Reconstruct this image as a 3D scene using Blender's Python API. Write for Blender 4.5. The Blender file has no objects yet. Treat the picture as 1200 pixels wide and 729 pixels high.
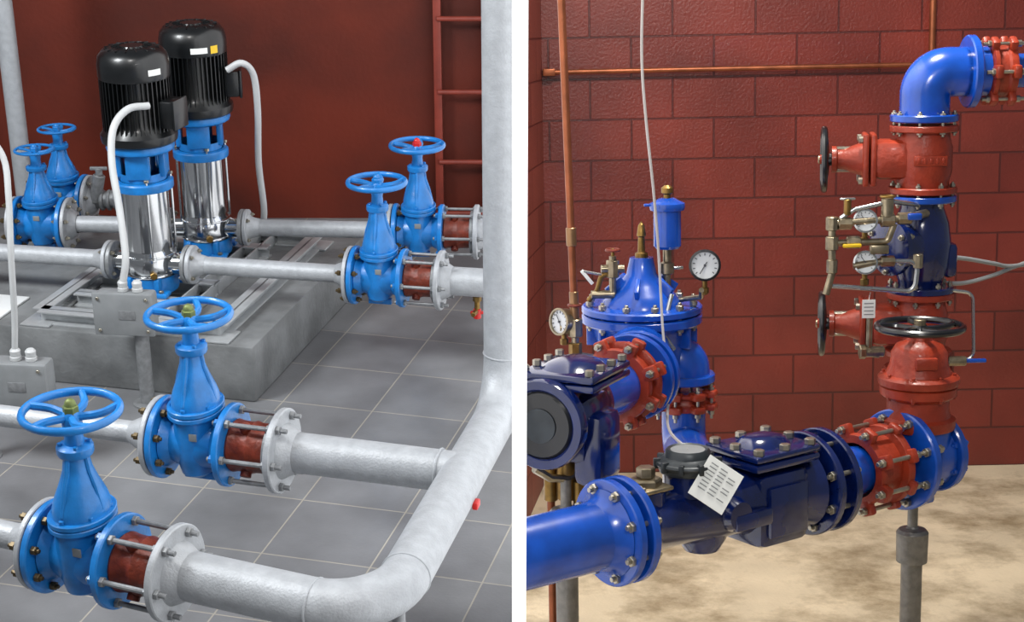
import bpy, bmesh, math, random
from mathutils import Vector, Matrix
random.seed(4)
F=1824.0
V=Vector
rad=math.radians
# ---------------------------------------------------------------- camera
def cam_mat(h,pitch,roll=0):
    return Matrix.Translation((0,0,h)) @ Matrix.Rotation(rad(90-pitch),4,'X') @ Matrix.Rotation(rad(roll),4,'Z')
HR=2.24
ML=cam_mat(3.2,21.5)
MR=cam_mat(HR,10.2,-1.2)      # pose of the viewer inside the block-wall room
TR=ML@MR.inverted()             # places that (rigid) room beside the first one
sc=bpy.context.scene
cd=bpy.data.cameras.new('camera'); cam=bpy.data.objects.new('camera',cd)
sc.collection.objects.link(cam); cam.matrix_world=ML
cd.sensor_width=36; cd.lens=F/1200*36; cd.clip_end=100
sc.camera=cam
sc.view_settings.view_transform='Standard'
sc.view_settings.look='None'

def unp(M,px,py,y=None,z=None):
    d=M.to_3x3()@V(((px-600)/F,-(py-364.5)/F,-1)); o=M.translation
    t=(y-o.y)/d.y if y is not None else (z-o.z)/d.z
    return o+d*t
def UL(px,py,y=None,z=None): return unp(ML,px,py,y,z)
def UR(px,py,y=None,z=None): return unp(MR,px,py,y,z)
def pxof(M,p):
    q=M.inverted()@p
    return 600+F*q.x/-q.z
def on_line(M,a,d,px):
    lo,hi=-6.0,6.0
    for i in range(60):
        m=(lo+hi)/2
        if pxof(M,a+d*m)<px: lo=m
        else: hi=m
    return a+d*lo

# ---------------------------------------------------------------- materials
def lin(h):
    h=h.lstrip('#'); r=[]
    for i in (0,2,4):
        c=int(h[i:i+2],16)/255
        r.append(c/12.92 if c<=.04045 else ((c+.055)/1.055)**2.4)
    return (*r,1)
def mat(name,col,metal=0,rough=.4,var=.12,vs=8,bump=.0,bs=60,coat=0,rv=.0,spec=.5):
    m=bpy.data.materials.new(name); m.use_nodes=True
    n=m.node_tree.nodes; l=m.node_tree.links; b=n['Principled BSDF']
    b.inputs['Metallic'].default_value=metal; b.inputs['Roughness'].default_value=rough
    b.inputs['Coat Weight'].default_value=coat; b.inputs['Coat Roughness'].default_value=.12
    b.inputs['Specular IOR Level'].default_value=spec
    tc=n.new('ShaderNodeTexCoord')
    no=n.new('ShaderNodeTexNoise'); no.inputs['Scale'].default_value=vs; no.inputs['Detail'].default_value=6
    l.new(tc.outputs['Object'],no.inputs['Vector'])
    mx=n.new('ShaderNodeMix'); mx.data_type='RGBA'
    c=lin(col)
    mx.inputs[6].default_value=tuple(x*(1-var) for x in c[:3])+(1,)
    mx.inputs[7].default_value=tuple(min(1,x*(1+var)) for x in c[:3])+(1,)
    rp=n.new('ShaderNodeMapRange'); rp.inputs[1].default_value=.35; rp.inputs[2].default_value=.65
    l.new(no.outputs['Fac'],rp.inputs[0]); l.new(rp.outputs[0],mx.inputs[0])
    l.new(mx.outputs[2],b.inputs['Base Color'])
    if bump:
        n2=n.new('ShaderNodeTexNoise'); n2.inputs['Scale'].default_value=bs; n2.inputs['Detail'].default_value=3
        l.new(tc.outputs['Object'],n2.inputs['Vector'])
        bp=n.new('ShaderNodeBump'); bp.inputs['Strength'].default_value=bump; bp.inputs['Distance'].default_value=.01
        l.new(n2.outputs['Fac'],bp.inputs['Height']); l.new(bp.outputs['Normal'],b.inputs['Normal'])
    return m
def block_mat(name,c1,c2,mort,bw,rh,ms,axis='xz',offset=.5,rot=0,rough=.5,bumpd=.01,origin=(0,0,0),stain=.25,nb=.2,coat=0):
    m=bpy.data.materials.new(name); m.use_nodes=True
    n=m.node_tree.nodes; l=m.node_tree.links; b=n['Principled BSDF']
    b.inputs['Roughness'].default_value=rough; b.inputs['Coat Weight'].default_value=coat
    tc=n.new('ShaderNodeTexCoord'); mp=n.new('ShaderNodeMapping')
    mp.inputs['Location'].default_value=origin; mp.inputs['Rotation'].default_value=(0,0,rot)
    l.new(tc.outputs['Object'],mp.inputs['Vector'])
    sp=n.new('ShaderNodeSeparateXYZ'); cb=n.new('ShaderNodeCombineXYZ')
    l.new(mp.outputs[0],sp.inputs[0]); l.new(sp.outputs['X' if axis[0]=='x' else 'Y'],cb.inputs[0])
    l.new(sp.outputs['Z' if axis[1]=='z' else 'Y'],cb.inputs[1])
    br=n.new('ShaderNodeTexBrick'); br.offset=offset; br.inputs['Scale'].default_value=1
    br.inputs['Brick Width'].default_value=bw; br.inputs['Row Height'].default_value=rh
    br.inputs['Mortar Size'].default_value=ms; br.inputs['Mortar Smooth'].default_value=.3
    br.inputs['Color1'].default_value=lin(c1); br.inputs['Color2'].default_value=lin(c2); br.inputs['Mortar'].default_value=lin(mort)
    l.new(cb.outputs[0],br.inputs['Vector'])
    no=n.new('ShaderNodeTexNoise'); no.inputs['Scale'].default_value=2.2; no.inputs['Detail'].default_value=8
    l.new(tc.outputs['Object'],no.inputs['Vector'])
    rp=n.new('ShaderNodeMapRange'); rp.inputs[1].default_value=.3; rp.inputs[2].default_value=.7
    rp.inputs[3].default_value=1-stain; rp.inputs[4].default_value=1+stain
    l.new(no.outputs['Fac'],rp.inputs[0])
    vm=n.new('ShaderNodeVectorMath'); vm.operation='SCALE'
    l.new(br.outputs['Color'],vm.inputs[0]); l.new(rp.outputs[0],vm.inputs['Scale'])
    l.new(vm.outputs[0],b.inputs['Base Color'])
    n2=n.new('ShaderNodeTexNoise'); n2.inputs['Scale'].default_value=70; n2.inputs['Detail'].default_value=4
    l.new(tc.outputs['Object'],n2.inputs['Vector'])
    ma=n.new('ShaderNodeMath'); ma.operation='MULTIPLY_ADD'; ma.inputs[1].default_value=-1
    mb=n.new('ShaderNodeMath'); mb.operation='MULTIPLY'; mb.inputs[1].default_value=nb
    l.new(n2.outputs['Fac'],mb.inputs[0]); l.new(br.outputs['Fac'],ma.inputs[0]); l.new(mb.outputs[0],ma.inputs[2])
    bp=n.new('ShaderNodeBump'); bp.inputs['Strength'].default_value=.6; bp.inputs['Distance'].default_value=bumpd
    l.new(ma.outputs[0],bp.inputs['Height']); l.new(bp.outputs['Normal'],b.inputs['Normal'])
    return m

M_blue=mat('sky_blue_enamel','#1270b8',0,.38,.15,14,.18,40,coat=.15)
M_silver=mat('aluminium_paint','#a3a6aa',.2,.5,.08,25,.2,130)
M_dull=mat('galvanised_steel','#848688',.4,.5,.15,40,.15,80)
M_steel=mat('zinc_bolt','#a8a294',.9,.32,.15,40)
M_brass=mat('brass','#84693a',.9,.38,.2,40)
M_dbolt=mat('weathered_bronze_bolt','#5a4c34',.6,.45,.25,40)
M_green=mat('verdigris_nut','#6f7a45',.4,.5,.2,40)
M_chrome=mat('polished_stainless','#c6c8ca',1,.13,.03,10,.03,6)
M_black=mat('motor_black','#0c0e10',.1,.34,.2,20,coat=.2)
M_rust=mat('red_oxide_collar','#6c2816',.1,.45,.3,30,.3,60)
M_white=mat('white_plastic','#b4b6b7',0,.45,.04,10)
M_cable=mat('grey_cable_sheath','#8f9294',0,.5,.04,10)
M_label=mat('paper_label','#dfe1de',0,.6,.03,30)
M_ink=mat('label_print','#3a3c44',0,.6,.03,30)
M_yellow=mat('yellow_sticker','#e0b81c',0,.5,.03,30)
M_box=mat('grey_enclosure','#808385',.1,.5,.08,12)
M_red=mat('red_plastic','#c01f1c',0,.35,.05,10)
M_paintwall=mat('rust_red_wall_paint','#561a09',0,.6,.32,1.3,.12,30,spec=.35)
M_ladder=mat('oxide_red_ladder','#7c3023',0,.5,.15,10)
M_tile=block_mat('slate_floor_tile','#717274','#66676a','#928d84',.46,.46,.004,'xy',0,rad(14),.42,.004,stain=.3,nb=.25,coat=.05)
M_conc=mat('grey_plinth_concrete','#6c6e6f',0,.6,.25,5,.3,40)
M_alu=mat('aluminium_channel','#aeb1b3',.4,.42,.06,20)
M_sheet=mat('white_sheet','#dcdede',0,.6,.03,4)
# right room
M_wall=block_mat('red_painted_block','#702a20','#64231b','#4a1914',.405,.2,.0055,'xz',.5,0,.36,.016,stain=.25,nb=.3,coat=.15)
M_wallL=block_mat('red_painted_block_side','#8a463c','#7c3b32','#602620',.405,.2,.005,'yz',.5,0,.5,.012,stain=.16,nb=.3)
M_royal=mat('royal_blue_gloss','#0c47a8',0,.26,.18,12,.08,16,coat=.4)
M_navy=mat('dark_blue_gloss','#07194f',0,.16,.25,12,.14,14,coat=.6)
M_rox=mat('orange_red_primer','#90301a',0,.42,.18,14,.3,50,coat=.08,spec=.4)
M_copper=mat('copper','#8e5236',.7,.42,.25,10)
M_tarn=mat('tarnished_copper','#8a6a4c',.8,.4,.25,10)
M_bronze=mat('nickel_bronze','#978b74',.9,.32,.25,40)
M_ss=mat('stainless_tube','#b6b9ba',.9,.25,.06,20)
M_blk=mat('black_iron','#0b0c10',.1,.28,.1,20,coat=.4)
M_dial=mat('gauge_dial','#c6cacd',0,.4,.02,10)
M_galv=mat('galvanised_post','#7a7874',.6,.45,.2,30,.2,70)
M_grime=mat('meter_grey','#31363a',.3,.4,.2,20)
M_wire=mat('grey_wire','#a9a4a2',0,.5,.05,10)
M_part=mat('white_partition_glow','#ffffff',0,.9,0,5)
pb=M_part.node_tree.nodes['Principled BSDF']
pb.inputs['Emission Color'].default_value=(1,1,1,1); pb.inputs['Emission Strength'].default_value=.9  # added glow keeps the divider clean white; the wall is no lamp

def floor_mat():
    m=mat('stained_cream_concrete','#d2c5ac',0,.5,.1,3,.25,50)
    n=m.node_tree.nodes; l=m.node_tree.links
    b=n['Principled BSDF']
    old=b.inputs['Base Color'].links[0].from_socket
    tc=n.new('ShaderNodeTexCoord')
    no=n.new('ShaderNodeTexNoise'); no.inputs['Scale'].default_value=2.4; no.inputs['Detail'].default_value=12; no.inputs['Roughness'].default_value=.7
    l.new(tc.outputs['Object'],no.inputs['Vector'])
    r=n.new('ShaderNodeValToRGB'); r.color_ramp.elements[0].position=.36; r.color_ramp.elements[1].position=.55
    r.color_ramp.elements[0].color=(.42,.37,.29,1); r.color_ramp.elements[1].color=(1.0,.97,.92,1)
    l.new(no.outputs['Fac'],r.inputs[0])
    mu=n.new('ShaderNodeMix'); mu.data_type='RGBA'; mu.blend_type='MULTIPLY'; mu.inputs[0].default_value=.95
    l.new(old,mu.inputs[6]); l.new(r.outputs[0],mu.inputs[7]); l.new(mu.outputs[2],b.inputs['Base Color'])
    return m
M_cream=floor_mat()

# ---------------------------------------------------------------- geometry builder
def frame(ax,ref=None):
    z=V(ax).normalized()
    r=V(ref) if ref is not None else (V((0,0,1)) if abs(z.z)<.9 else V((1,0,0)))
    x=(r-z*r.dot(z)).normalized(); y=z.cross(x)
    return x,y,z
def fillet(pts,R,n=8):
    pts=[V(p) for p in pts]; out=[pts[0]]
    for i in range(1,len(pts)-1):
        a,b,c=pts[i-1],pts[i],pts[i+1]
        d1=(a-b).normalized(); d2=(c-b).normalized()
        ang=math.acos(max(-1,min(1,d1.dot(d2))))
        if ang>3.1: out.append(b); continue
        t=R/math.tan(ang/2); t=min(t,(a-b).length*.49,(c-b).length*.49) ; Rr=t*math.tan(ang/2)
        cen=b+(d1+d2).normalized()*(Rr/math.sin(ang/2))
        s=b+d1*t-cen; e=b+d2*t-cen
        tot=s.angle(e); axs=s.cross(e).normalized()
        for k in range(n+1):
            out.append(cen+Matrix.Rotation(tot*k/n,3,axs)@s)
    out.append(pts[-1]); return out
def spline(pts,n=8):
    P=[V(p) for p in pts]; P=[P[0]*2-P[1]]+P+[P[-1]*2-P[-2]]; o=[]
    for i in range(1,len(P)-2):
        for k in range(n):
            t=k/n
            o.append(.5*((2*P[i])+(P[i+1]-P[i-1])*t+(2*P[i-1]-5*P[i]+4*P[i+1]-P[i+2])*t*t+(3*P[i]-P[i-1]-3*P[i+1]+P[i+2])*t**3))
    o.append(P[-2]); return o
class G:
    def __init__(s,name,right=False,parent=None):
        s.name=name; s.right=right; s.bm=bmesh.new(); s.mats=[]
    def mi(s,m):
        if m not in s.mats: s.mats.append(m)
        return s.mats.index(m)
    def lathe(s,prof,o,ax,m,seg=32,ref=None,sx=1,sy=1):
        o=V(o); x,y,z=frame(ax,ref); k=s.mi(m); rings=[]
        for r,h in prof:
            if r<=1e-6: rings.append([s.bm.verts.new(o+z*h)])
            else: rings.append([s.bm.verts.new(o+z*h+x*(r*sx*math.cos(2*math.pi*i/seg))+y*(r*sy*math.sin(2*math.pi*i/seg))) for i in range(seg)])
        for a,b in zip(rings,rings[1:]):
            for i in range(seg):
                j=(i+1)%seg
                if len(a)==1 and len(b)==1: continue
                if len(a)==1: vs=(a[0],b[j],b[i])
                elif len(b)==1: vs=(a[i],a[j],b[0])
                else: vs=(a[i],a[j],b[j],b[i])
                f=s.bm.faces.new(vs); f.material_index=k
        return s
    def cyl(s,a,b,r,m,r2=None,seg=24,ch=None,ref=None,sx=1,sy=1):
        a=V(a); b=V(b); L=(b-a).length
        if r2 is None: r2=r
        c=min(r,r2,L)*.12 if ch is None else ch
        s.lathe([(0,0),(r-c,0),(r,c),(r2,L-c),(r2-c,L),(0,L)],a,b-a,m,seg,ref,sx,sy)
    def tube(s,pts,r,m,seg=12):
        pts=[V(p) for p in pts]; k=s.mi(m); N=len(pts); rings=[]
        t=(pts[1]-pts[0]).normalized(); x,y,_=frame(t)
        for i,p in enumerate(pts):
            nt=(pts[min(i+1,N-1)]-pts[max(i-1,0)]).normalized()
            q=t.rotation_difference(nt); x=q@x; x=(x-nt*x.dot(nt)).normalized(); y=nt.cross(x); t=nt
            rr=r[min(i,len(r)-1)] if isinstance(r,list) else r
            rings.append([s.bm.verts.new(p+x*(rr*math.cos(2*math.pi*j/seg))+y*(rr*math.sin(2*math.pi*j/seg))) for j in range(seg)])
        for a,b in zip(rings,rings[1:]):
            for i in range(seg):
                j=(i+1)%seg; f=s.bm.faces.new((a[i],a[j],b[j],b[i])); f.material_index=k
        f=s.bm.faces.new(rings[0][::-1]); f.material_index=k
        f=s.bm.faces.new(rings[-1]); f.material_index=k
    def torus(s,c,ax,R,r,m,seg=40,ms=10,a0=0,a1=2*math.pi):
        x,y,z=frame(ax); c=V(c); k=s.mi(m); rings=[]
        for i in range(seg):
            a=2*math.pi*i/seg; d=x*math.cos(a)+y*math.sin(a)
            rings.append([s.bm.verts.new(c+d*(R+r*math.cos(2*math.pi*j/ms))+z*(r*math.sin(2*math.pi*j/ms))) for j in range(ms)])
        for i in range(seg):
            A=rings[i];B=rings[(i+1)%seg]
            for j in range(ms):
                q=(j+1)%ms; f=s.bm.faces.new((A[j],B[j],B[q],A[q])); f.material_index=k
    def box(s,c,size,m,ax=None,up=(0,0,1),bev=.005):
        t=bmesh.new(); bmesh.ops.create_cube(t,size=1)
        for v in t.verts: v.co=V((v.co.x*size[0],v.co.y*size[1],v.co.z*size[2]))
        if bev: bmesh.ops.bevel(t,geom=t.edges[:],offset=min(bev,min(size)*.4),segments=2,affect='EDGES',profile=.5)
        if ax is None: ex,ey,ez=V((1,0,0)),V((0,1,0)),V((0,0,1))
        else:
            ex=V(ax).normalized(); ez=V(up); ez=(ez-ex*ez.dot(ex)).normalized(); ey=ez.cross(ex)
        k=s.mi(m); c=V(c); mp={}
        for v in t.verts: mp[v]=s.bm.verts.new(c+ex*v.co.x+ey*v.co.y+ez*v.co.z)
        for f in t.faces:
            nf=s.bm.faces.new([mp[v] for v in f.verts]); nf.material_index=k
        t.free()
    def ball(s,c,r,m,sx=1,sy=1,sz=1,ax=(0,0,1)):
        n=10; s.lathe([(r*math.sin(math.pi*i/n)*1.0,-r*sz*math.cos(math.pi*i/n)) for i in range(n+1)],c,ax,m,20,None,sx,sy)
    def hexn(s,c,ax,r,h,m):
        c=V(c); a=V(ax).normalized(); s.cyl(c,c+a*h,r,m,seg=6,ch=r*.12)
    def bolts(s,c,ax,R,n,r,t,m,ph=0.0,stud=.6):
        x,y,z=frame(ax); c=V(c)
        for i in range(n):
            a=2*math.pi*(i+ph)/n; p=c+x*R*math.cos(a)+y*R*math.sin(a)
            s.cyl(p-z*(t/2+r*1.9),p+z*(t/2+r*1.9),r*.5,m,seg=8)
            s.hexn(p+z*t/2,z,r,r*1.2,m); s.hexn(p-z*t/2,-z,r,r*1.2,m)
    def flange(s,c,ax,R,t,m):
        z=V(ax).normalized(); c=V(c); e=t*.15
        s.lathe([(0,-t/2),(R-e,-t/2),(R,-t/2+e),(R,t/2-e),(R-e,t/2),(0,t/2)],c,z,m,48)
    def wheel(s,c,ax,R,m,n=5,rr=.07,dish=.0,hubm=None):
        x,y,z=frame(ax); c=V(c)
        s.torus(c,z,R*(1-rr),R*rr,m,48,10)
        s.cyl(c-z*R*.16-z*dish,c+z*R*.1-z*dish,R*.2,m,R*.16)
        for i in range(n):
            a=2*math.pi*i/n; d=x*math.cos(a)+y*math.sin(a); e=x*math.cos(a+.35)+y*math.sin(a+.35)
            s.tube(spline([c-z*dish+d*R*.12,c-z*dish*.6+(d*.7+e*.3).normalized()*R*.55,c+e*R*(1-rr)],5),[R*.075]*10+[R*.06],m,8)
    def finish(s,smooth=35,cut=True):
        bm=s.bm
        T=TR if s.right else Matrix.Identity(4)
        if cut:
            Ti=T.inverted(); p=Ti@V((.015 if s.right else .004,0,0)); nrm=(Ti.to_3x3()@V((1,0,0)))
            if s.right: nrm=-nrm
            if any((v.co-p).dot(nrm)>0 for v in bm.verts):
                bmesh.ops.bisect_plane(bm,geom=bm.verts[:]+bm.edges[:]+bm.faces[:],plane_co=p,plane_no=nrm,clear_outer=True)
        cen=sum((v.co for v in bm.verts),V())/max(1,len(bm.verts))
        if s.name.split('.')[0] in SHELL: cen=V()
        else:
            for v in bm.verts: v.co-=cen
        bmesh.ops.recalc_face_normals(bm,faces=bm.faces[:])
        me=bpy.data.meshes.new(s.name); bm.to_mesh(me); bm.free()
        for m in s.mats: me.materials.append(m)
        for p in me.polygons: p.use_smooth=True
        me.set_sharp_from_angle(angle=rad(smooth))
        o=bpy.data.objects.new(s.name,me); sc.collection.objects.link(o)
        o.matrix_world=T@Matrix.Translation(cen)
        return o
SHELL={'wall_divider','floor_tiled','floor_concrete','wall_back_painted','wall_back_block','wall_left_block','concrete_plinth'}
Z=V((0,0,1))
# ================================================================ PARTITION
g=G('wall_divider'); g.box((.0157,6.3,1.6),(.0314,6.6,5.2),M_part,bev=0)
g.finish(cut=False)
# ================================================================ LEFT ROOM
YW=9.8
g=G('floor_tiled'); g.box((-3.5,(1+YW)/2,-.05),(7,YW-1,.1),M_tile,bev=0); g.finish(cut=False)
g=G('wall_back_painted'); g.box((-3.5,YW+.05,2),(7,.1,4.2),M_paintwall,bev=0); g.finish(cut=False)

ZP=.77; ZC=.50
uA0=UL(0,625,z=ZP); uA1=UL(365,707,z=ZP); dA=(uA1-uA0).normalized()
uB0=UL(0,487,z=ZP); uB1=UL(530,553,z=ZP); dB=(uB1-uB0).normalized()
uC0=UL(20,297,z=ZC); uC1=UL(510,328,z=ZC); dC=(uC1-uC0).normalized()
uD0=UL(75,262,z=ZC); uD1=UL(560,272,z=ZC); dD=(uD1-uD0).normalized()

def gate_valve(c,u,s=1.0,joint=True,right=False,leftflange=True,hub=M_green,wr=.153,st=1.16,drop=0):
    g=G('gate_valve'); c=V(c); u=V(u).normalized(); w=Z.cross(u)
    g.lathe([(.075,-.125),(.08,-.09),(.098,-.04),(.102,0),(.098,.04),(.08,.09),(.075,.125)],c,u,M_blue,36)
    for q in (-1,1):
        g.flange(c+u*q*.125*s,u,.148*s,.024*s,M_blue)
        g.cyl(c+u*q*.075,c+u*q*.113,.088,M_blue,.105)
    g.lathe([(0,-.125),(.05,-.122),(.085,-.1),(.1,-.05),(.105,0),(.105,.07),(.1,.12)],c,Z,M_blue,36,u,.72,1.0)
    for z0,z1,r in ((.112,.13,.118),(.132,.15,.118)):
        g.lathe([(0,z0),(r-.003,z0),(r,z0+.003),(r,z1-.003),(r-.003,z1),(0,z1)],c,Z,M_blue,40,u,.8,1.0)
    for i in range(6):
        a=math.pi/6+i*math.pi/3; p=c+u*.075*math.cos(a)*1.02+w*.1*math.sin(a)+Z*.15
        g.hexn(p,Z,.009,.01,M_blue)
    g.lathe([(.1,.15),(.098,.17),(.088,.195),(.066,.235),(.05,.27),(.044,.30),(.043,.315)],c,Z,M_blue,36,u,.82,1.0)
    for a in (0,math.pi/2,math.pi,math.pi*1.5):
        d=u*math.cos(a)*.8+w*math.sin(a)
        g.tube([c+d*.092+Z*.165,c+d*.072+Z*.225,c+d*.05+Z*.27,c+d*.042+Z*.31],.009,M_blue,8)
    g.lathe([(0,.312),(.052,.312),(.055,.318),(.055,.334),(.05,.338),(.03,.342),(.027,.372),(.03,.39),(.03,.4),(0,.4)],c,Z,M_blue,32)
    for a in range(4):
        p=c+(u*math.cos(a*math.pi/2+.7)+w*math.sin(a*math.pi/2+.7))*.043+Z*.336
        g.hexn(p,Z,.008,.01,M_blue)
    g.wheel(c+Z*.43,Z,wr,M_blue,5,.075,.016)
    g.hexn(c+Z*.42,Z,.024,.026,hub); g.ball(c+Z*.447,.018,hub)
    for v in g.bm.verts:
        h=v.co.z-c.z
        if h>.15: v.co.z=c.z+.15+(h-.15)*st
    g.box(c+Z*.06-V((0,1,0))*.104,(.035,.004,.028),M_box,u)
    g.box(c-Z*.13,(.12,.03,.03),M_blue,u)
    e=-1
    if leftflange:
        g.flange(c+u*e*.153*s,u,.145*s,.02,M_silver)
        g.bolts(c+u*e*.14*s,u,.122*s,8,.014,.06,M_dbolt,.5)
    if joint:
        g.lathe([(.088,.135),(.094,.145),(.09,.16),(.088,.2),(.093,.215),(.088,.23),(.087,.28),(.095,.3)],c,u,M_rust,36)
        for k in range(3):
            a=k*2.1+.4; x,y,_=frame(u); g.cyl(c+u*.2+(x*math.cos(a)+y*math.sin(a))*.085,c+u*.2+(x*math.cos(a)+y*math.sin(a))*.108,.02,M_rust)
        g.flange(c+u*.315,u,.15*s,.024,M_silver); g.flange(c+u*.292,u,.115,.02,M_dull)
        x,y,_=frame(u)
        for i in range(6):
            a=2*math.pi*(i+.5)/6; d=(x*math.cos(a)+y*math.sin(a))*.125
            g.cyl(c+u*.09+d,c+u*.365+d,.0085,M_dull,seg=10)
            for t in (.137,.3275): g.hexn(c+u*t+d,u,.016,.014,M_dull)
            g.hexn(c+u*.113+d,-u,.016,.014,M_blue)
            g.hexn(c+u*.303+d,-u,.015,.012,M_dull)
        g.lathe([(.1,.325),(.092,.34),(.078,.365),(.072,.375)],c,u,M_silver,36)
    else:
        g.flange(c+u*.153,u,.145,.02,M_silver); g.bolts(c+u*.14,u,.122,8,.012,.05,M_steel,.5)
        g.lathe([(.09,.16),(.07,.185),(.052,.2)],c,u,M_silver,32)
    return g.finish()
cA=on_line(ML,uA0,dA,102); cB=on_line(ML,uB0,dB,233); cC=on_line(ML,uC0,dC,445); cD=on_line(ML,uD0,dD,491)
gate_valve(cA,dA,st=1.17); gate_valve(cB,dB,st=1.16); gate_valve(cC,dC,hub=M_blue,st=1.22); gate_valve(cD,dD,hub=M_red,st=1.18)
cE=on_line(ML,uD0,dD,50)
gate_valve(cE,dD,joint=False,hub=M_blue,wr=.11,st=.96)
cG=UL(66,244,z=ZC); cG=V((cG.x,8.62,ZC)); 
gate_valve(cG,V((1,-.1,0)),joint=False,hub=M_blue,wr=.11,st=.96)

# ---- header: pipe A -> elbow -> back -> up
hE=UL(452,716,z=ZP); hT=UL(588,474,z=ZP); 
hA=cA+dA*.37; 
hdir=(hT-hE).normalized()
g=G('silver_header_pipe')
def isect(p,d,q,e):
    den=d.x*e.y-d.y*e.x; t=((q.x-p.x)*e.y-(q.y-p.y)*e.x)/den; return p+d*t
X0=isect(cA,dA,hE,hdir); X1=V((-.028,hT.y+.02,ZP)); 
path=fillet([hA,X0,X1,X1+Z*2.7],.2,14)
g.tube(path,.076,M_silver,40)
for p,d in ((X0-dA*.21,dA),(X0+ (X1-X0).normalized()*.24,(X1-X0)),(X1-(X1-X0).normalized()*.16,(X1-X0)),(X1+Z*.2,Z)):
    g.torus(p,d,.0755,.004,M_silver,40,8)
hd=(X1-X0).normalized()
XB=isect(cB,dB,X0,hd)
g.cyl(cB+dB*.37,XB,.071,M_silver,seg=40,ch=.001)
g.torus(XB-dB*.085,dB,.0715,.006,M_silver,40,8)
q=X0+hd*.16
g.cyl(V((q.x,q.y,0)),q-Z*.05,.02,M_dull)
g.box(V((q.x,q.y,.006)),(.14,.14,.012),M_dull)
p=X0+hd*.75
g.box(p+V((.082,0,-.03)),(.04,.02,.026),M_red,hd)
g.finish()
def lpipe(name,c,u,r,far,red=.075):
    g=G(name)
    g.cyl(c-u*.19,c-u*far,r,M_silver,seg=32,ch=.001)
    g.lathe([(.085,-.16),(.08,-.175),(red,-.19),(r,-.26)],c,u,M_silver,32)
    return g
lpipe('branch_pipe',cA,dA,.043,1.2).finish()
lpipe('branch_pipe',cB,dB,.04,1.6).finish()

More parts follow.
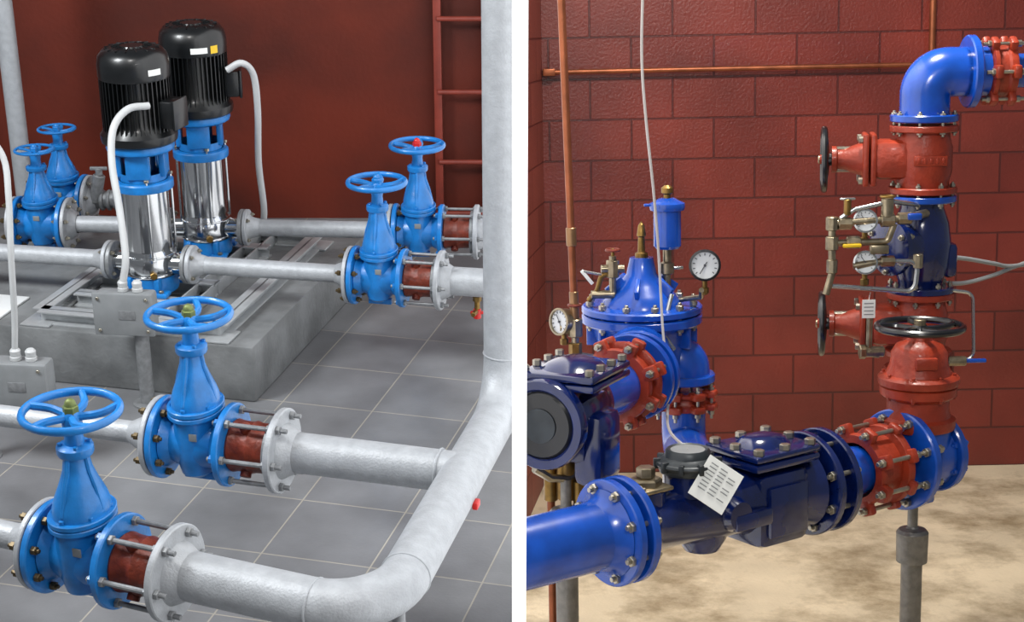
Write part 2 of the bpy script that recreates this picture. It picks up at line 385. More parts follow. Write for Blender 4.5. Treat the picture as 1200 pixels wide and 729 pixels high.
# ---------------------------------------------------------------- pumps
def pump(c,u,rot=0,conduit=None):
    g=G('vertical_multistage_pump'); c=V(c); u=V(u).normalized(); w=Z.cross(u)
    b=-.14
    for q in (-1,1):
        for e in (-1,1):
            g.box(c+u*q*.09+w*e*.12+Z*(b+.012),(.09,.08,.024),M_blue,u,bev=.01)
            g.hexn(c+u*q*.1+w*e*.135+Z*(b+.024),Z,.013,.014,M_steel)
            g.box(c+u*q*.075+w*e*.085+Z*(b+.05),(.03,.1,.08),M_blue,u,bev=.01)
    g.lathe([(0,b),(.13,b),(.135,b+.02),(.13,b+.045),(.128,b+.085)],c,Z,M_blue,40)
    g.lathe([(.105,b+.05),(.122,b+.07),(.126,-.05),(.128,.06),(.118,.075),(.118,.09)],c,Z,M_chrome,48)
    for h in (-.045,.055): g.torus(c+Z*h,Z,.129,.006,M_chrome,48,8)
    for q in (-1,1):
        g.cyl(c+u*q*.08,c+u*q*.2,.055,M_chrome)
        g.flange(c+u*q*.2,u,.1,.022,M_dull); g.flange(c+u*q*.226,u,.1,.022,M_silver)
        g.bolts(c+u*q*.213,u,.08,4,.011,.048,M_steel,.5)
        g.lathe([(.075,q*.235),(.06,q*.25),(.047,q*.3)],c,u,M_silver,32)
    p=c+(-V((0,1,0))+V((.3,0,0))).normalized()*.12
    g.hexn(p-Z*.03,V((.3,-1,0)),.02,.03,M_brass)
    g.lathe([(.118,.09),(.118,.42)],c,Z,M_chrome,56)
    for k in range(4):
        a=k*math.pi/2+.5; d=u*math.cos(a)+w*math.sin(a)
        g.cyl(c+d*.133+Z*.05,c+d*.133+Z*.46,.007,M_chrome,seg=10)
        g.hexn(c+d*.133+Z*.46,Z,.013,.014,M_steel)
    g.lathe([(.118,.4),(.146,.402),(.148,.408),(.148,.44),(.142,.447),(.12,.45)],c,Z,M_blue,48)
    g.lathe([(.116,.45),(.116,.49)],c,Z,M_blue,48)
    g.lathe([(.07,.49),(.07,.6)],c,Z,M_chrome,32)
    for k in range(4):
        a=k*math.pi/2+.2; d=u*math.cos(a)+w*math.sin(a)
        g.box(c+d*.108+Z*.54,(.032,.12,.14),M_blue,d,bev=.008)
    g.lathe([(.116,.59),(.15,.595),(.165,.605),(.17,.62),(.165,.64),(.12,.645)],c,Z,M_blue,48)
    g.lathe([(0,.64),(.172,.64),(.186,.65),(.19,.67),(.19,.69),(.165,.72),(.146,.75),(.142,.98)],c,Z,M_black,48)
    for k in range(44):
        a=2*math.pi*k/44; d=V((math.cos(a),math.sin(a),0))
        g.box(c+d*.154+Z*.84,(.04,.005,.26),M_black,d,bev=0)
    g.lathe([(.15,.965),(.172,.968),(.176,.98),(.176,1.04),(.168,1.08),(.145,1.108),(.1,1.122),(.095,1.116),(.06,1.116),(.055,1.124),(0,1.126)],c,Z,M_black,48)
    for k in range(16):
        a=2*math.pi*k/16; d=V((math.cos(a),math.sin(a),0)); g.tube([c+d*.06+Z*1.124,c+d*.135+Z*1.115],.003,M_black,6)
    for a in (.8,2.4,3.9,5.4):
        d=V((math.cos(a),math.sin(a),0)); g.hexn(c+d*.165+Z*.68,Z,.014,.02,M_steel)
    d=V((math.cos(rot),math.sin(rot),0)); 
    g.box(c+d*.19+Z*.8,(.08,.13,.14),M_black,d,bev=.012); g.box(c+d*.235+Z*.8,(.016,.14,.15),M_black,d,bev=.008)
    labs=((-.95,-.55,1.0,1.03,M_label),) if rot<0 else ((-1.45,-.95,.99,1.02,M_label),(-.85,-.6,.985,1.025,M_yellow))
    for a0,a1,z0,z1,mm in labs:
        x=[]; k=g.mi(mm)
        for i in range(7):
            a=a0+(a1-a0)*i/6; dd=V((math.cos(a),math.sin(a),0))*.1785
            x.append((g.bm.verts.new(c+dd+Z*z0),g.bm.verts.new(c+dd+Z*z1)))
        for i in range(6):
            ff=g.bm.faces.new((x[i][0],x[i+1][0],x[i+1][1],x[i][1])); ff.material_index=k
    return g.finish()
p1=on_line(ML,uC0,dC,177); p2=on_line(ML,uD0,dD,242)
pump(p1,dC,-.3); pump(p2,dD,.15)
for nm,a,b in (('pump_delivery_pipe',p1+dC*.27,cC-dC*.16),('pump_delivery_pipe',p2+dD*.27,cD-dD*.16),
               ('pump_suction_pipe',p1-dC*.27,p1-dC*1.3),('pump_suction_pipe',p2-dD*.27,cE+dD*.19)):
    g=G(nm); g.cyl(a,b,.046,M_silver,seg=36,ch=.001)
    u=(b-a).normalized()
    if 'delivery' in nm: g.cyl(b-u*.07,b,.05,M_silver,.075); 
    g.finish()
for c,u in ((cC,dC),(cD,dD)):
    g=G('outlet_pipe'); e=isect(c,u,V((0,0,0)),V((0,1,0))); g.cyl(c+u*.37,e,.072,M_silver,seg=36,ch=.001)
    if c is cC:   # red-handled drain tap screwed into the underside
        p=on_line(ML,uC0,dC,559)-Z*.1
        g.cyl(p+Z*.06,p-Z*.05,.014,M_brass); g.hexn(p,Z,.022,.03,M_brass); g.cyl(p-Z*.05,p-Z*.05-V((.02,.06,0)),.012,M_brass)
        g.box(p-Z*.06,(.07,.02,.014),M_red); g.cyl(p-Z*.09,p-Z*.04,.02,M_red)
    g.finish()
g=G('grey_pipe_fitting'); p=cG+V((.17,-.02,0))
g.cyl(p,p+V((.25,-.02,.02)),.05,M_dull); g.cyl(p+V((.02,-.03,0)),p+V((.06,-.03,.16)),.035,M_dull)
for k in range(5): g.torus(p+V((.06+.04*k,-.01,.005)),V((1,0,0)),.05,.012,M_dull,24,8)
g.cyl(p+V((.06,-.03,.16)),p+V((.06,-.03,.2)),.02,M_dull); g.box(p+V((.06,-.03,.2)),(.1,.02,.02),M_dull); g.finish()

# ---------------------------------------------------------------- plinth and base frame
K=UL(300,472,z=0); K=V((K.x,K.y,0)); ang=rad(-13)
pu=V((math.cos(ang),math.sin(ang),0)); pv=V((-math.sin(ang),math.cos(ang),0))
LU,LV=3.2,1.75
g=G('concrete_plinth'); g.box(K-pu*LU/2+pv*LV/2+Z*.145,(LU,LV,.29),M_conc,pu,bev=.012); g.finish(cut=False)
g=G('pump_base_frame')
def channel(a,b,w=.1,h=.07,t=.01):
    a=V(a);b=V(b);d=(b-a).normalized(); s=Z.cross(d); L=(b-a).length; m=(a+b)/2
    g.box(m+Z*(t/2),(L,w,t),M_alu,d,bev=.002)
    for q in (-1,1): g.box(m+s*q*(w/2-t/2)+Z*h/2,(L,t,h),M_alu,d,bev=.002)
def filled(a,b,w=.09,h=.07):
    a=V(a);b=V(b);d=(b-a).normalized(); s=Z.cross(d); L=(b-a).length; m=(a+b)/2; t=.01
    g.box(m+Z*(h-t/2),(L,w,t),M_alu,d,bev=.002); g.box(m+s*0+Z*(h/2),(L,t,h),M_alu,d,bev=.002); g.box(m+Z*(t/2),(L,w,t),M_alu,d,bev=.002)
def onp(px,py): 
    p=UL(px,py,z=.36); return V((p.x,p.y,.29))
f0=onp(256,380); f1=f0-pu*.95; f2=f0+pv*1.4; f3=f1+pv*1.4
filled(f0,f1); filled(f2,f3); filled(f0,f2); filled(f1,f3)
channel(f0+(f1-f0)*.3,f2+(f3-f2)*.3)
for q in (p1,p2):
    for e in (-.14,.14):
        c=V((q.x,q.y,.29))+pv*e; filled(c-pu*.36,c+pu*.3,.08)
for q in (f0,f1,f2,f3): g.box(q+Z*.006,(.16,.16,.012),M_alu,pu)
g.finish()
g=G('rust_cover_plate'); p=UL(330,322,z=.29); g.cyl(p,p+Z*.012,.05,M_rust); g.finish()

# ---------------------------------------------------------------- conduits, boxes, ladder
def encl(c,w,h,d,nb,postx=None,name='junction_box'):
    g=G(name); c=V(c); a=V((math.cos(rad(-6)),math.sin(rad(-6)),0)); n=V((a.y,-a.x,0))
    g.box(c,(w,d,h),M_box,a,bev=.018); g.box(c+n*(d/2),(w+.014,.022,h+.014),M_box,a,bev=.01)
    for i in (-1,1):
        for j in (-1,1): g.cyl(c+n*(d/2+.005)+a*i*w*.42+Z*j*h*.4,c+n*(d/2+.018)+a*i*w*.42+Z*j*h*.4,.008,M_steel,seg=10)
    g.box(c+n*(d/2+.012)+a*.02,(.08,.004,.045),M_dull,a,bev=.001)
    for i in nb:
        p=c+a*i+Z*h/2; g.cyl(p,p+Z*.02,.026,M_white,seg=12); g.lathe([(.022,.02),(.024,.045),(.016,.055),(0,.055)],p,Z,M_white,16)
    if postx is not None:
        p=c+a*postx-Z*h/2; g.cyl(V((p.x,p.y,0)),p+Z*.05,.035,M_dull,seg=20); g.cyl(V((p.x,p.y,0)),V((p.x,p.y,.01)),.07,M_dull)
    g.finish()
    return c,a
b1=UL(149,364,y=6.9); encl(b1,.28,.2,.1,(-.01,.06),.06)
b2=UL(22,446,y=6.3); encl(b2,.3,.2,.12,(.0,.07),-.2)
def conduit(pts,r=.013,name='flexible_conduit',m=M_white):
    g=G(name); g.tube(spline(pts,8),r,m,12); g.finish()
conduit([UL(174,124,y=7.36),UL(150,128,y=7.28),UL(133,150,y=7.2),UL(131,190,y=7.12),UL(140,245,y=7.02),UL(147,300,y=6.92),b1+Z*.15+V((-.005,0,0))],.018)
conduit([UL(266,82,y=8.05),UL(283,74,y=8.05),UL(297,88,y=8.1),UL(302,130,y=8.15),UL(303,190,y=8.2),UL(309,240,y=8.25),UL(309,262,y=8.28)],.018)
conduit([b2+Z*.15,UL(17,370,y=6.3),UL(13,300,y=6.3),UL(10,230,y=6.35),UL(4,185,y=6.4),UL(-20,150,y=6.4)],.014)
g=G('steel_riser_pipe'); p=UL(30,230,y=9.0); g.cyl(V((p.x,p.y,0)),V((p.x,p.y,3.2)),.055,M_silver,seg=24); g.cyl(V((p.x,p.y,0)),V((p.x,p.y,.02)),.11,M_silver); g.finish()
g=G('wall_ladder')
a=UL(513,100,y=YW-.1); b=UL(571,100,y=YW-.1)
for q in (a,b): g.box(V((q.x,YW-.06,1.3)),(.05,.07,2.6),M_ladder,bev=.004)
for py in (-45,22,108,190,250):
    z=UL(540,py,y=YW-.1).z; g.cyl(V((a.x,YW-.1,z)),V((b.x,YW-.1,z)),.016,M_ladder,seg=12)
g.finish()
g=G('white_floor_sheet'); p=UL(5,362,z=.30); g.box(V((p.x-.08,p.y,.297)),(.24,.4,.012),M_sheet,pu); g.finish()

# ================================================================ RIGHT ROOM
YB=7.7
g=G('floor_concrete',True); g.box((2.3,5,-.05),(4.9,6,.1),M_cream,bev=0); g.finish()
cx=UR(639,200,y=YB).x
g=G('wall_back_block',True); g.box((cx+2.3,YB+.05,2),(4.8,.1,4.4),M_wall,bev=0); g.finish()
g=G('wall_left_block',True)
a=V((cx,YB+.02,2)); b=V((.03,YB-.95,2)); d=(b-a).normalized()
g.box((a+b)/2+V((-.02,.0,0)),((b-a).length+.1,.03,4.4),M_wallL,d,bev=0); g.finish(cut=True)

# ---- lower main
ZL=HR-1.33
N=UR(640,643,z=ZL); Fp=UR(1070,534,z=ZL); dL=(Fp-N).normalized(); nL=V((dL.y,-dL.x,0))
at=lambda px: on_line(MR,N,dL,px)
g=G('blue_water_main',True)
g.cyl(at(560),at(705),.092,M_royal,seg=48,ch=.001)
g.lathe([(.09,-.06),(.1,-.03),(.12,-.012)],at(714),dL,M_royal,48)
g.flange(at(715),dL,.146,.026,M_royal); g.flange(at(731),dL,.146,.026,M_royal)
g.bolts((at(715)+at(731))/2,dL,.122,8,.015,.06,M_steel,.5)
g.finish()
g=G('water_meter_strainer',True)
a=at(738); b=at(935); L=(b-a).length
g.lathe([(.12,0),(.095,.02),(.08,.06),(.08,L*.25),(.095,L*.4),(.09,L*.55),(.1,L*.62),(.105,L*.9),(.125,L)],a,dL,M_navy,48)
c=at(757)
g.cyl(c+Z*.05,c+Z*.1,.055,M_navy); g.hexn(c+Z*.1,Z,.045,.03,M_bronze); g.hexn(c+Z*.13,Z,.026,.03,M_bronze)
g.box(c+Z*.103,(.11,.11,.012),M_bronze,dL)
c=at(806)
g.cyl(c+Z*.05,c+Z*.13,.07,M_navy); g.lathe([(0,.12),(.077,.12),(.082,.13),(.082,.15),(.075,.158),(.065,.165),(.062,.18),(.056,.186),(.05,.182),(0,.182)],c,Z,M_grime,36)
g.torus(c+Z*.145,Z,.082,.008,M_grime,36,8)
g.lathe([(0,.183),(.048,.183)],c,Z,M_box,30)
for k in range(10):
    a=k*math.pi/5; g.box(c+V((math.cos(a),math.sin(a),0))*.085+Z*.145,(.02,.014,.03),M_grime,V((math.cos(a),math.sin(a),0)),bev=.003)
g.lathe([(0,-.12),(.05,-.115),(.07,-.08),(.075,0)],at(822),Z,M_navy,24)
c=at(893)
g.box(c-Z*.02,(.2,.2,.22),M_navy,dL,bev=.03)
g.box(c+Z*.115,(.25,.22,.025),M_navy,dL,bev=.01); g.box(c+Z*.141,(.25,.22,.02),M_navy,dL,bev=.01)
g.lathe([(.09,.15),(.07,.17),(.03,.18),(0,.18)],c,Z,M_navy,24,dL,1,.8)
for i in (-1,0,1):
    for j in (-1,1): 
        g.hexn(c+dL*i*.1+nL*j*.09+Z*.15,Z,.016,.018,M_steel)
for j in (-1,1): g.hexn(c+dL*j*.105+Z*.15,Z,.016,.018,M_steel)
g.box(c-Z*.02+nL*.105,(.15,.02,.15),M_navy,dL,bev=.01)
g.lathe([(0,.12),(.04,.118),(.05,.09),(.055,.0)],at(835),nL,M_navy,24)
g.box(at(850)+nL*.11-Z*.02,(.14,.03,.05),M_navy,dL,bev=.01)
for p in (944,963): g.flange(at(p),dL,.155,.024,M_navy)
g.bolts((at(944)+at(963))/2,dL,.13,8,.015,.075,M_steel,.5)
g.finish()
g=G('hanging_paper_tag',True)
c=UR(839,568,y=at(850).y-.17); n=(V((.2,-1,.45))).normalized()
up=(Z*.8+V((.55,0,0))).normalized()
up=(up-n*up.dot(n)).normalized()
ax=up.cross(n); g.box(c,(.11,.002,.125),M_label,ax,up,bev=0)
ax=ax.normalized()
for k in range(8):
    for j in range(3 if k%3 else 2):
        g.box(c+n*.0025+up*(.045-.011*k)+ax*(-.03+.03*j),(.022,.001,.0028),M_box,ax,up,bev=0)
g.tube([c+up*.055,at(845)+Z*.12],.0015,M_wire,6)
g.finish()
EL=at(1069)
def ZE(py): return UR(1075,py,y=EL.y).z
g=G('blue_elbow_spool',True)
g.cyl(at(966),at(1040),.074,M_royal,seg=48,ch=.001)
g.lathe([(.12,.0),(.09,.02),(.075,.05)],at(968),dL,M_royal,40)
g.flange(at(1054),dL,.158,.03,M_royal); g.lathe([(.14,.015),(.125,.035),(.105,.06)],at(1054),dL,M_royal,48)
g.tube(fillet([at(1052),EL+dL*.02,EL+dL*.02+V((0,0,ZE(495)-ZL))],.09,14),.104,M_royal,40)
g.flange(EL+dL*.1,dL,.128,.03,M_royal); g.cyl(EL,EL+dL*.09,.11,M_royal)
g.bolts(EL+dL*.1,dL,.108,8,.012,.03,M_royal,.5)
g.bolts(at(1056),dL,.134,8,.014,.04,M_steel,.5)
g.box(EL+dL*.03-Z*.12,(.1,.06,.08),M_royal,dL,bev=.01)
g.finish()
def red_coupling(c,d,R,name='red_flange_adaptor',rb=.013,n=8,L=.085,core=.085):
    g=G(name,True); x,y,z=frame(d)
    g.lathe([(core,-L),(R*.78,-L),(R*.8,-L+.006),(R*.8,-L+.022),(R*.74,-L+.03),(R*.72,L*.2),(R*.86,L*.25),(R*.88,L*.3),(R*.88,L*.55),(R*.8,L*.6),(core,L*.65)],c,d,M_rox,40)
    for i in range(n):
        a=2*math.pi*(i+.5)/n; e=x*math.cos(a)+y*math.sin(a)
        for h in (-L+.012,L*.43):
            g.box(c+e*R*.84+z*h,(.05,.045,.026),M_rox,e,z,bev=.008)
        g.cyl(c+e*R*.9-z*(L+.03),c+e*R*.9+z*(L*.8+.02),rb*.55,M_steel,seg=10)
        g.hexn(c+e*R*.9-z*(L+.002),-z,rb,.014,M_steel); g.hexn(c+e*R*.9+z*(L*.62),z,rb,.014,M_steel)
    return g.finish()
red_coupling(at(1024),dL,.14)
def post(c,name='pipe_support_post'):
    g=G(name,True)
    top=c.z-.09
    g.lathe([(0,0),(.09,0),(.09,.012),(.033,.014),(.033,top-.2),(.048,top-.195),(.05,top-.1),(.042,top-.09),(.02,top-.085),(.016,top-.08),(.016,top+.0),(0,top)],V((c.x,c.y,0)),Z,M_galv,28)
    g.tube([V((c.x,c.y,top))+dL*q*.11+Z*(.05*abs(q)**2) for q in (-1,-.5,0,.5,1)],.012,M_steel,8)
    g.finish()
post(EL-Z*.06+dL*.01)
q=UR(664,640,y=4.35); post(V((q.x,4.35,ZL+.14)))

# ---- stack
YS=5.2
sx0=UR(1079,300,y=YS).x
zS=lambda py: UR(1083,py,y=YS).z
SC=lambda py: V((sx0,YS,zS(py)))
Xp=V((1,0,0)); Yp=V((0,1,0))
Xb=V((.985,-.17,0)).normalized(); Yb=V((.17,.985,0)).normalized()
def side_valve(top,bot,wy,name='red_gate_valve'):
    g=G(name,True); m=zS(wy)
    zt,zb=zS(top),zS(bot)
    g.lathe([(0,zb),(.085,zb),(.085,zb+.02),(.086,m-.07),(.095,m-.04),(.095,m+.04),(.086,m+.07),(.085,zt-.02),(.085,zt),(0,zt)],V((sx0,YS,0)),Z,M_rox,40)
    g.flange(V((sx0,YS,zt)),Z,.112,.022,M_rox); g.flange(V((sx0,YS,zb)),Z,.112,.022,M_rox)
    c=V((sx0,YS,m))
    g.box(c-Xb*.09,(.16,.15,.13),M_rox,Xb,bev=.03)
    for t in (.165,.19): g.box(c-Xb*t,(.02,.15,.175),M_rox,Xb,bev=.012)
    for j in (-1,1):
        for k in (-1,1): g.hexn(c-Xb*.2+Yb*j*.055+Z*k*.068,-Xb,.012,.014,M_steel)
    g.lathe([(.06,.19),(.05,.22),(.035,.26),(.033,.28),(.045,.285),(.045,.3),(.02,.3),(.016,.34)],c,-Xb,M_rox,28)
    for j in (-1,1): g.cyl(c-Xb*.2+Z*j*.035,c-Xb*.3+Z*j*.035,.008,M_steel,seg=8)
    g.cyl(c-Xb*.28,c-Xb*.345,.014,M_bronze)
    g.wheel(c-Xb*.325,-Xb,.113,M_blk,5,.1,.01)
    g.box(c-Yp*.094,(.11,.01,.035),M_rox,bev=.004)
    for k in range(5): g.box(c-Yp*.1+Xp*(-.04+.02*k),(.009,.005,.018),M_rox,bev=.002)
    g.finish()
side_valve(150,222,186)
side_valve(345,412,380)
g=G('blue_elbow_pipe',True)
zc_=zS(85)
c0=V((sx0,YS,zS(138))); 
pth=fillet([c0,V((sx0,YS,zc_)),V((sx0+.2,YS,zc_))],.13,16)
g.tube(pth,.082,M_royal,40)
g.flange(c0,Z,.112,.024,M_royal); g.bolts(SC(144),Z,.098,8,.01,.045,M_steel,.5)
xe=UR(1137,85,y=YS).x
g.cyl(V((sx0+.12,YS,zc_)),V((xe,YS,zc_)),.082,M_royal,seg=40)
g.flange(V((xe,YS,zc_)),Xp,.12,.028,M_royal)
g.cyl(V((xe,YS,zc_)),V((xe+.9,YS,zc_)),.056,M_royal,seg=40)
g.finish()
red_coupling(V((xe+.085,YS,zc_)),-Xp,.115,rb=.011,n=6,L=.05,core=.056)
g=G('blue_check_valve',True)
zt,zb=zS(232),zS(338)
g.flange(V((sx0,YS,zt)),Z,.112,.022,M_royal); g.flange(V((sx0,YS,zb)),Z,.112,.022,M_navy)
g.bolts(SC(227),Z,.098,8,.009,.05,M_steel,.5); g.bolts(SC(342),Z,.098,8,.009,.05,M_steel,.5)
g.lathe([(.07,zb),(.075,zb+.03),(.095,zb+.08),(.1,(zt+zb)/2),(.09,zt-.08),(.072,zt-.03),(.075,zt)],V((sx0,YS,0)),Z,M_navy,40)
c=V((sx0-.02,YS-.02,(zt+zb)/2)); 
g.lathe([(.07,0),(.075,.1),(.095,.105),(.095,.125),(.06,.14),(0,.145)],c,V((-.9,-.5,0)),M_navy,32)
g.bolts(c+V((-.9,-.5,0)).normalized()*.115,V((-.9,-.5,0)),.082,6,.01,.03,M_steel)
g.box(V((sx0+.09,YS,zb+.1)),(.05,.1,.12),M_navy,bev=.02)
g.finish()
# bottom column behind
g=G('blue_riser_pipe',True); g.tube(fillet([V((sx0,YS,zS(412))),V((sx0,YS,ZL)),EL+dL*.05],.1,10),.085,M_royal,40)
g.flange(V((sx0,YS,ZL+.16)),Z,.115,.03,M_rox); g.finish()
# front red valve with horizontal handwheel, standing on the elbow
vp=EL+dL*.02; YV=vp.y; vx=vp.x
zV=lambda py: UR(1079,py,y=YV).z
g=G('red_gate_valve',True)
o=V((vx,YV,0))
g.lathe([(0,zV(500)),(.112,zV(500)),(.115,zV(496)),(.115,zV(489)),(.1,zV(486)),(.095,zV(478)),(.095,zV(466)),(.11,zV(463)),(.116,zV(461)),(.118,zV(452)),(.112,zV(450))],o,Z,M_rox,40)
g.lathe([(0,zV(450)),(.122,zV(449)),(.124,zV(446)),(.124,zV(441)),(.118,zV(439)),(.1,zV(437)),(.088,zV(425)),(.085,zV(412)),(.07,zV(403)),(.04,zV(398)),(.035,zV(392)),(0,zV(391))],o,Z,M_rox,40)
g.bolts(V((vx,YV,zV(450))),Z,.108,8,.011,.04,M_rox,.5)
g.box(V((vx,YV-.088,zV(420))),(.07,.02,.04),M_rox,bev=.008)
g.cyl(V((vx,YV,zV(398))),V((vx,YV,zV(374))),.018,M_bronze)
g.wheel(V((vx,YV,zV(383))),Z,.14,M_blk,5,.08,.008); g.finish()

# ---- bypass trim
def gauge(c,n,r,name='pressure_gauge',rim=M_ss,stem=.08,a=.6):
    g=G(name,True); n=V(n).normalized(); c=V(c)
    g.lathe([(0,-.035),(r*.9,-.035),(r,-.03),(r,.0),(r*1.08,.002),(r*1.08,.01),(r*.93,.012),(r*.9,.004)],c,n,rim,32)
    g.lathe([(0,.003),(r*.92,.003)],c,n,M_dial,32)
    x,y,_=frame(n,Z)
    for k in range(11):
        t=-2.3+k*.46; d=x*math.cos(t)+y*math.sin(t); g.box(c+d*r*.75+n*.005,(r*.16,.003*r/.05,.001),M_ink,d,n,bev=0)
    d=x*math.cos(a)+y*math.sin(a); g.box(c+d*r*.2+n*.007,(r*.95,r*.06,.001),M_ink,d,n,bev=0)
    g.cyl(c+n*.004,c+n*.01,r*.09,M_ink,seg=10)
    g.cyl(c-Z*r*.9-n*.015,c-Z*(r+stem)-n*.015,.009,M_brass,seg=12); g.hexn(c-Z*(r+stem*.5)-n*.015,-Z,.014,.02,M_brass)
    return g.finish()
YG=4.95
GP=lambda px,py,dy=0: UR(px,py,y=YG+dy)
gauge(GP(1014,259),V((-.15,-1,.25)),.036,stem=.03); gauge(GP(1014,308),V((-.15,-1,.25)),.036,stem=.03)
g=G('bypass_trim_assembly',True)
def run(pts,r=.012,m=M_bronze,R=.02): g.tube(fillet([GP(*p) for p in pts],R,6),r,m,12)
run([(1060,256),(975,262),(975,320),(968,345)],.012)
run([(975,285),(1040,283),(1048,262)],.011)
run([(985,256),(1000,246),(1045,236),(1075,240,.15)],.008,M_ss)
run([(975,335),(1072,342),(1076,306),(1036,306)],.008,M_ss,.03)
run([(1036,306),(1000,312)],.012)
run([(1052,256),(1060,256),(1085,250,.15)],.014)
for p,ax,r in (((975,262),Z,.02),((975,285),Z,.021),((990,262),Xp,.02),((1040,258),Xp,.022),((1060,256),Xp,.02),((1040,306),Xp,.018),((1076,306),Z,.016),((975,312),Z,.018),((1000,284),Xp,.02)):
    c=GP(*p); g.cyl(c-ax*.022,c+ax*.022,r,M_bronze,seg=8); 
c=GP(1040,243); g.cyl(c-Z*.03,c+Z*.03,.02,M_bronze); g.torus(c+Z*.035,Z,.022,.004,M_brass,20,6)
c=GP(993,252); g.cyl(c,c+Z*.05,.012,M_brass); g.box(c+Z*.052,(.05,.012,.008),M_ss)
g.box(GP(997,287)-Yp*.02,(.06,.01,.012),M_yellow); 
c=GP(1072,254,-.02); g.box(c,(.045,.018,.022),M_royal)
g.box(GP(1030,292),(.06,.03,.03),M_bronze); 
run([(1020,352),(1018,415),(1030,416)],.01)
c=GP(1025,412); g.cyl(c-Xp*.04,c+Xp*.03,.018,M_bronze,seg=8); g.cyl(c-Xp*.03,c-Xp*.05,.024,M_bronze,seg=6)
g.tube(fillet([GP(1112,340,.2),GP(1140,343,.2),GP(1141,421,.2),GP(1118,422,.2)],.03,6),.006,M_ss,8)
c=GP(1128,423,.18); g.cyl(c-Xp*.05,c+Xp*.01,.017,M_bronze,seg=10); g.box(c+Xp*.04,(.08,.016,.014),M_royal)
g.finish()
g=G('valve_tag',True); c=GP(1018,362,-.04); g.box(c,(.042,.002,.06),M_label,bev=0)
for k in range(4): g.box(c+V((0,-.002,.018-.012*k)),(.03,.001,.003),M_box,bev=0)
g.tube([c+Z*.03,GP(1020,343)],.0015,M_wire,6); g.finish()
g=G('grey_signal_cable',True)
for o_ in ((0,0),(0,22)):
    g.tube(spline([UR(1098,301+o_[1]*1.4,y=5.35),UR(1130,303+o_[1]*1.3,y=5.5),UR(1165,309+o_[1]*.6,y=5.6),UR(1185,312+o_[1]*.1,y=5.7),UR(1225,306-o_[1]*.3,y=5.9)],8),.008,M_cable,8)
g.finish()

# ---- main hydraulic control valve
YM=5.25; zM=lambda py: UR(752,py,y=YM).z
mx=UR(752,350,y=YM).x; mo=V((mx,YM,0))
g=G('hydraulic_control_valve',True)
zd=zM(366)
for z0,z1 in ((zd-.034,zd-.002),(zd+.002,zd+.028)):
    g.lathe([(0,z0),(.2,z0),(.206,z0+.005),(.206,z1-.005),(.2,z1),(0,z1)],mo,Z,M_royal,64)
g.bolts(V((mx,YM,zd)),Z,.182,12,.013,.062,M_steel,.3)
g.lathe([(.135,zd+.028),(.13,zd+.045),(.11,zd+.07),(.08,zd+.1),(.052,zd+.135),(.042,zd+.18),(.04,zd+.19),(0,zd+.192)],mo,Z,M_royal,48)
for k in range(6):
    a=k*math.pi/3+.3; d=V((math.cos(a),math.sin(a),0)); g.box(mo+Z*(zd+.08)+d*.085,(.07,.016,.075),M_royal,d+Z*-.7,bev=.004)
g.lathe([(0,zd+.19),(.022,zd+.19),(.022,zd+.205),(.013,zd+.21),(.011,zd+.26),(.016,zd+.265),(.011,zd+.3),(0,zd+.315)],mo,Z,M_brass,16)
g.lathe([(.19,zd-.034),(.17,zd-.05),(.155,zd-.1),(.16,zd-.16),(.15,zd-.24),(.11,zd-.3),(0,zd-.31)],mo,Z,M_royal,48)
for k in range(10):
    a=k*math.pi/5; d=V((math.cos(a),math.sin(a),0)); g.box(mo+Z*(zd-.07)+d*.165,(.05,.014,.08),M_royal,d,bev=.004)
oc=UR(801,445,y=YM-.02)
g.tube(fillet([V((mx,YM,zd-.2)),V((oc.x,oc.y,zd-.16)),V((oc.x,oc.y,oc.z-.0))],.09,10),.09,M_royal,36)
g.flange(V((oc.x,oc.y,UR(803,440,y=YM).z)),Z,.108,.03,M_royal)
g.finish()
red_coupling(V((oc.x,oc.y,UR(803,463,y=YM).z)),Z,.11,n=8,L=.04,rb=.01)
g=G('blue_drop_pipe',True); g.tube(fillet([V((oc.x,oc.y,UR(803,455,y=YM).z)),V((oc.x,oc.y,ZL-.1)),V((at(850).x,at(850).y,ZL-.01))+V((0,.08,0))],.08,10),.076,M_royal,40); g.finish()

# ---- upper inlet line
U0=UR(650,490,y=4.31); U1=UR(766,424,y=4.98); U1.z=U0.z; dU=(U1-U0).normalized(); nU=V((dU.y,-dU.x,0))
atU=lambda px: on_line(MR,U0,dU,px)
g=G('blue_inlet_pipe',True)
g.cyl(atU(660),atU(735),.086,M_royal,seg=44)
g.flange(atU(741),dU,.14,.026,M_royal); g.flange(atU(748),dU,.14,.022,M_royal)
g.cyl(atU(741),V((mx,YM,atU(741).z+.02)),.11,M_royal)
g.finish()
red_coupling(atU(728),dU,.145,n=8,L=.05)
g=G('dark_blue_backflow_valve',True)
e=atU(636)                       # near end cap
g.lathe([(0,-.02),(.09,-.02),(.098,-.012),(.098,.0),(.1,.002)],e,dU,M_blk,44)
g.lathe([(.098,-.014),(.104,-.02),(.126,-.018),(.13,-.01),(.13,.02),(.115,.03),(.1,.06),(.1,.12),(.11,.2),(.1,.27),(.09,.3)],e,dU,M_navy,44)
g.cyl(e-dU*.024,e-dU*.02,.05,M_grime)
c=e+dU*.15
g.box(c+nU*.02-Z*.03,(.2,.18,.2),M_navy,dU,bev=.04)
g.box(c+nU*.1-Z*.09+dU*.0,(.16,.1,.22),M_navy,dU,bev=.035)
for h in (.105,.13): g.box(c+Z*h+nU*.03,(.27,.24,.022),M_navy,dU,bev=.012)
g.lathe([(.1,.14),(.08,.155),(.035,.168),(0,.169)],c+nU*.03,Z,M_navy,28,dU,1.1,.9)
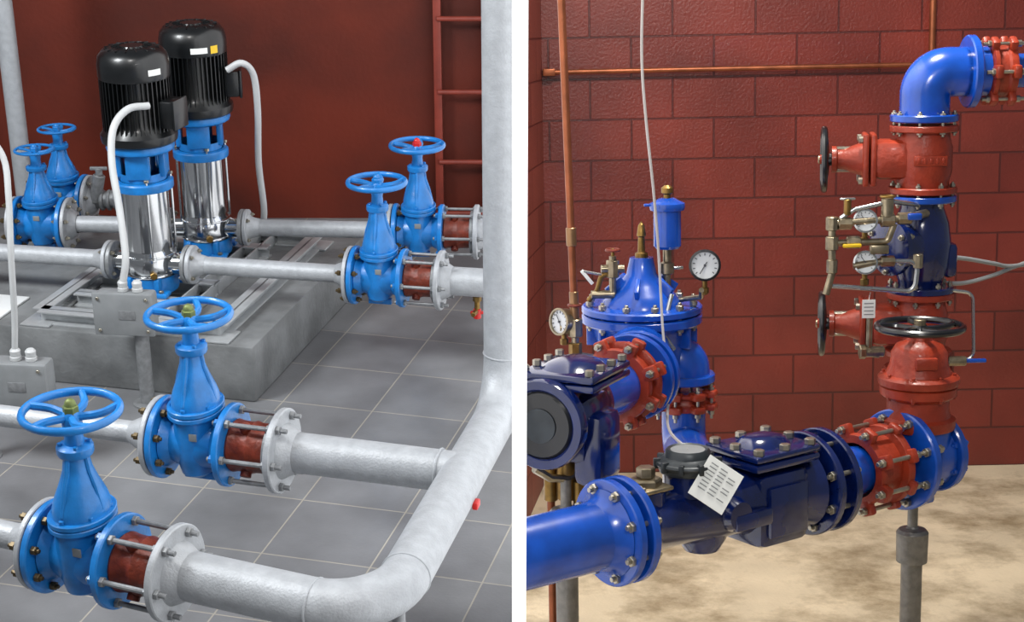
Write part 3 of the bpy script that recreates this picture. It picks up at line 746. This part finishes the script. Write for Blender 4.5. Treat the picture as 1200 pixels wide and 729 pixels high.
for i in (-1,-.33,.33,1):
    for j in (-1,1): g.hexn(c+nU*.03+dU*i*.115+nU*j*.1+Z*.141,Z,.013,.018,M_steel)
g.cyl(c-Z*.12,c-Z*.26,.028,M_brass)
g.cyl(c-Z*.2+nU*.04,c-Z*.34+nU*.04,.018,M_brass)
g.finish()

# ---- pilot trims on main valve
MP=lambda px,py,dy=0: UR(px,py,y=YM+dy)
g=G('air_valve_tank',True)
c=MP(782,290); zz=lambda py: MP(782,py).z; o=V((c.x,c.y,0))
g.lathe([(0,zz(292)),(.04,zz(291)),(.047,zz(288)),(.047,zz(247)),(.058,zz(246)),(.061,zz(242)),(.059,zz(238)),(.046,zz(236)),(.025,zz(232)),(0,zz(232))],o,Z,M_royal,36)
g.lathe([(0,zz(234)),(.012,zz(234)),(.012,zz(228)),(.02,zz(226)),(.02,zz(220)),(.01,zz(217)),(0,zz(217))],o,Z,M_brass,16)
g.lathe([(0,zz(345)),(.02,zz(345)),(.02,zz(338)),(.012,zz(336)),(.012,zz(322)),(.024,zz(320)),(.024,zz(308)),(.015,zz(306)),(.015,zz(290))],o,Z,M_bronze,12)
g.box(V((c.x+.03,c.y,zz(314))),(.05,.012,.012),M_ss); g.box(V((c.x-.065,c.y,zz(240))),(.03,.01,.01),M_royal)
g.finish()
gauge(MP(826,311,-.15),V((-.1,-1,.15)),.049,'black_rim_pressure_gauge',M_blk,.05,2.6)
g=G('pilot_trim_assembly',True)
g.tube(fillet([MP(822,340,-.15),MP(822,348,-.1),MP(790,352)],.02),.009,M_bronze,10)
def rn(pts,r=.009,m=M_bronze,R=.02): g.tube(fillet([MP(*p) for p in pts],R,6),r,m,10)
rn([(718,345,-.05),(718,300,-.05)],.012)
c=MP(718,315,-.05); g.cyl(c-Z*.03,c+Z*.03,.022,M_bronze,seg=8); g.cyl(c-Xp*.04,c+Xp*.04,.014,M_bronze)
c=MP(718,293,-.05); g.torus(c,Z,.022,.005,M_rust,20,8); g.cyl(c-Z*.03,c+Z*.005,.006,M_brass)
rn([(718,322,-.05),(705,322,-.05),(700,340,-.05),(690,352,-.03)],.009,M_brass)
g.box(MP(688,325,-.08),(.012,.004,.06),M_label,V((1,0,.8))); g.tube([MP(705,322,-.08),MP(684,318,-.08)],.004,M_ss,6)
c=MP(710,345,-.05); g.cyl(c-Xp*.05,c+Xp*.03,.014,M_bronze)
rn([(787,345,-.1),(776,390,-.15),(790,410,-.15)],.008,M_ss)
g.finish()
gauge(UR(657,377,y=5.0),V((-.75,-.65,.1)),.042,'side_pressure_gauge',M_bronze,.03)
g=G('brass_pilot_valve',True); c=UR(674,384,y=5.0)
g.cyl(c-Z*.09,c+Z*.07,.012,M_bronze); g.cyl(c-Z*.03,c+Z*.03,.024,M_bronze,seg=8); g.cyl(c-Z*.09,c-Z*.05,.022,M_brass,seg=6)
g.cyl(c,c-Xp*.05,.012,M_bronze); g.torus(c+Z*.075,Z,.02,.005,M_rust,20,8); g.cyl(c-Z*.09,c-Z*.09+V((.06,.05,-.02)),.01,M_bronze)
# copper line rising from the pilot valve to the services above
b=UR(656,-40,y=5.0); d=(b-c).normalized()
g.cyl(c,b,.0125,M_copper,seg=16); g.cyl(c+d*.27,c+d*.33,.017,M_tarn); g.cyl(c,c+d*.12,.015,M_tarn); g.finish()

# ---- wall services
g=G('copper_wall_pipe',True)
zc=UR(860,80,y=YB).z
g.cyl(V((cx+.01,YB-.04,zc)),V((4.3,YB-.04,zc)),.012,M_copper,seg=16)
g.box(V((UR(643,83,y=YB).x,YB-.03,zc)),(.06,.06,.035),M_copper)
x=UR(1090,40,y=YB).x; g.cyl(V((x,YB-.04,zc)),V((x,YB-.04,4)),.016,M_copper,seg=16); g.cyl(V((x-.03,YB-.04,zc)),V((x+.03,YB-.04,zc)),.018,M_copper)
g.finish()
g=G('copper_support_bracket',True); a=UR(645,540,y=4.4); 
g.cyl(a+Z*.1,a-Z*.12,.02,M_brass); g.cyl(a-Z*.12,V((a.x,a.y,0)),.012,M_copper); g.finish()
g=G('hanging_grey_wire',True)
g.tube(spline([UR(755,-60,y=5.0),UR(752,60,y=5.0),UR(757,140,y=5.0),UR(766,225,y=5.0),UR(772,300,y=5.0),UR(777,390,y=4.95),UR(784,450,y=4.85),UR(783,500,y=4.7),at(806)+Z*.18],8),.0045,M_wire,8); g.finish()

# ================================================================ LIGHTS
def area(name,loc,tgt,size,power,col=(1,1,1),right=False,sy=None):
    ld=bpy.data.lights.new(name,'AREA'); ld.energy=power; ld.size=size; ld.color=col
    if sy: ld.shape='RECTANGLE'; ld.size_y=sy
    o=bpy.data.objects.new(name,ld); sc.collection.objects.link(o)
    M=Matrix.Translation(loc)@(V(tgt)-V(loc)).to_track_quat('-Z','Y').to_matrix().to_4x4()
    o.matrix_world=(TR@M) if right else M
area('window_light',(-4.5,4.8,4.8),(-1.2,7,.6),1.5,350,(.95,.98,1))
area('ceiling_light',(-1.6,3.6,5.2),(-1.0,6.2,.4),.9,95,(1,.98,.95))
area('room_lamp',(1.05,5.0,4.2),(1.05,6.0,0),.4,125,(1,.95,.87),True)
area('front_lamp',(.6,1.6,3.2),(.6,5.8,1.2),.45,38,(1,.97,.94),True)
w=bpy.data.worlds.new('world'); sc.world=w; w.use_nodes=True
w.node_tree.nodes['Background'].inputs[0].default_value=(.78,.82,.88,1); w.node_tree.nodes['Background'].inputs[1].default_value=.24
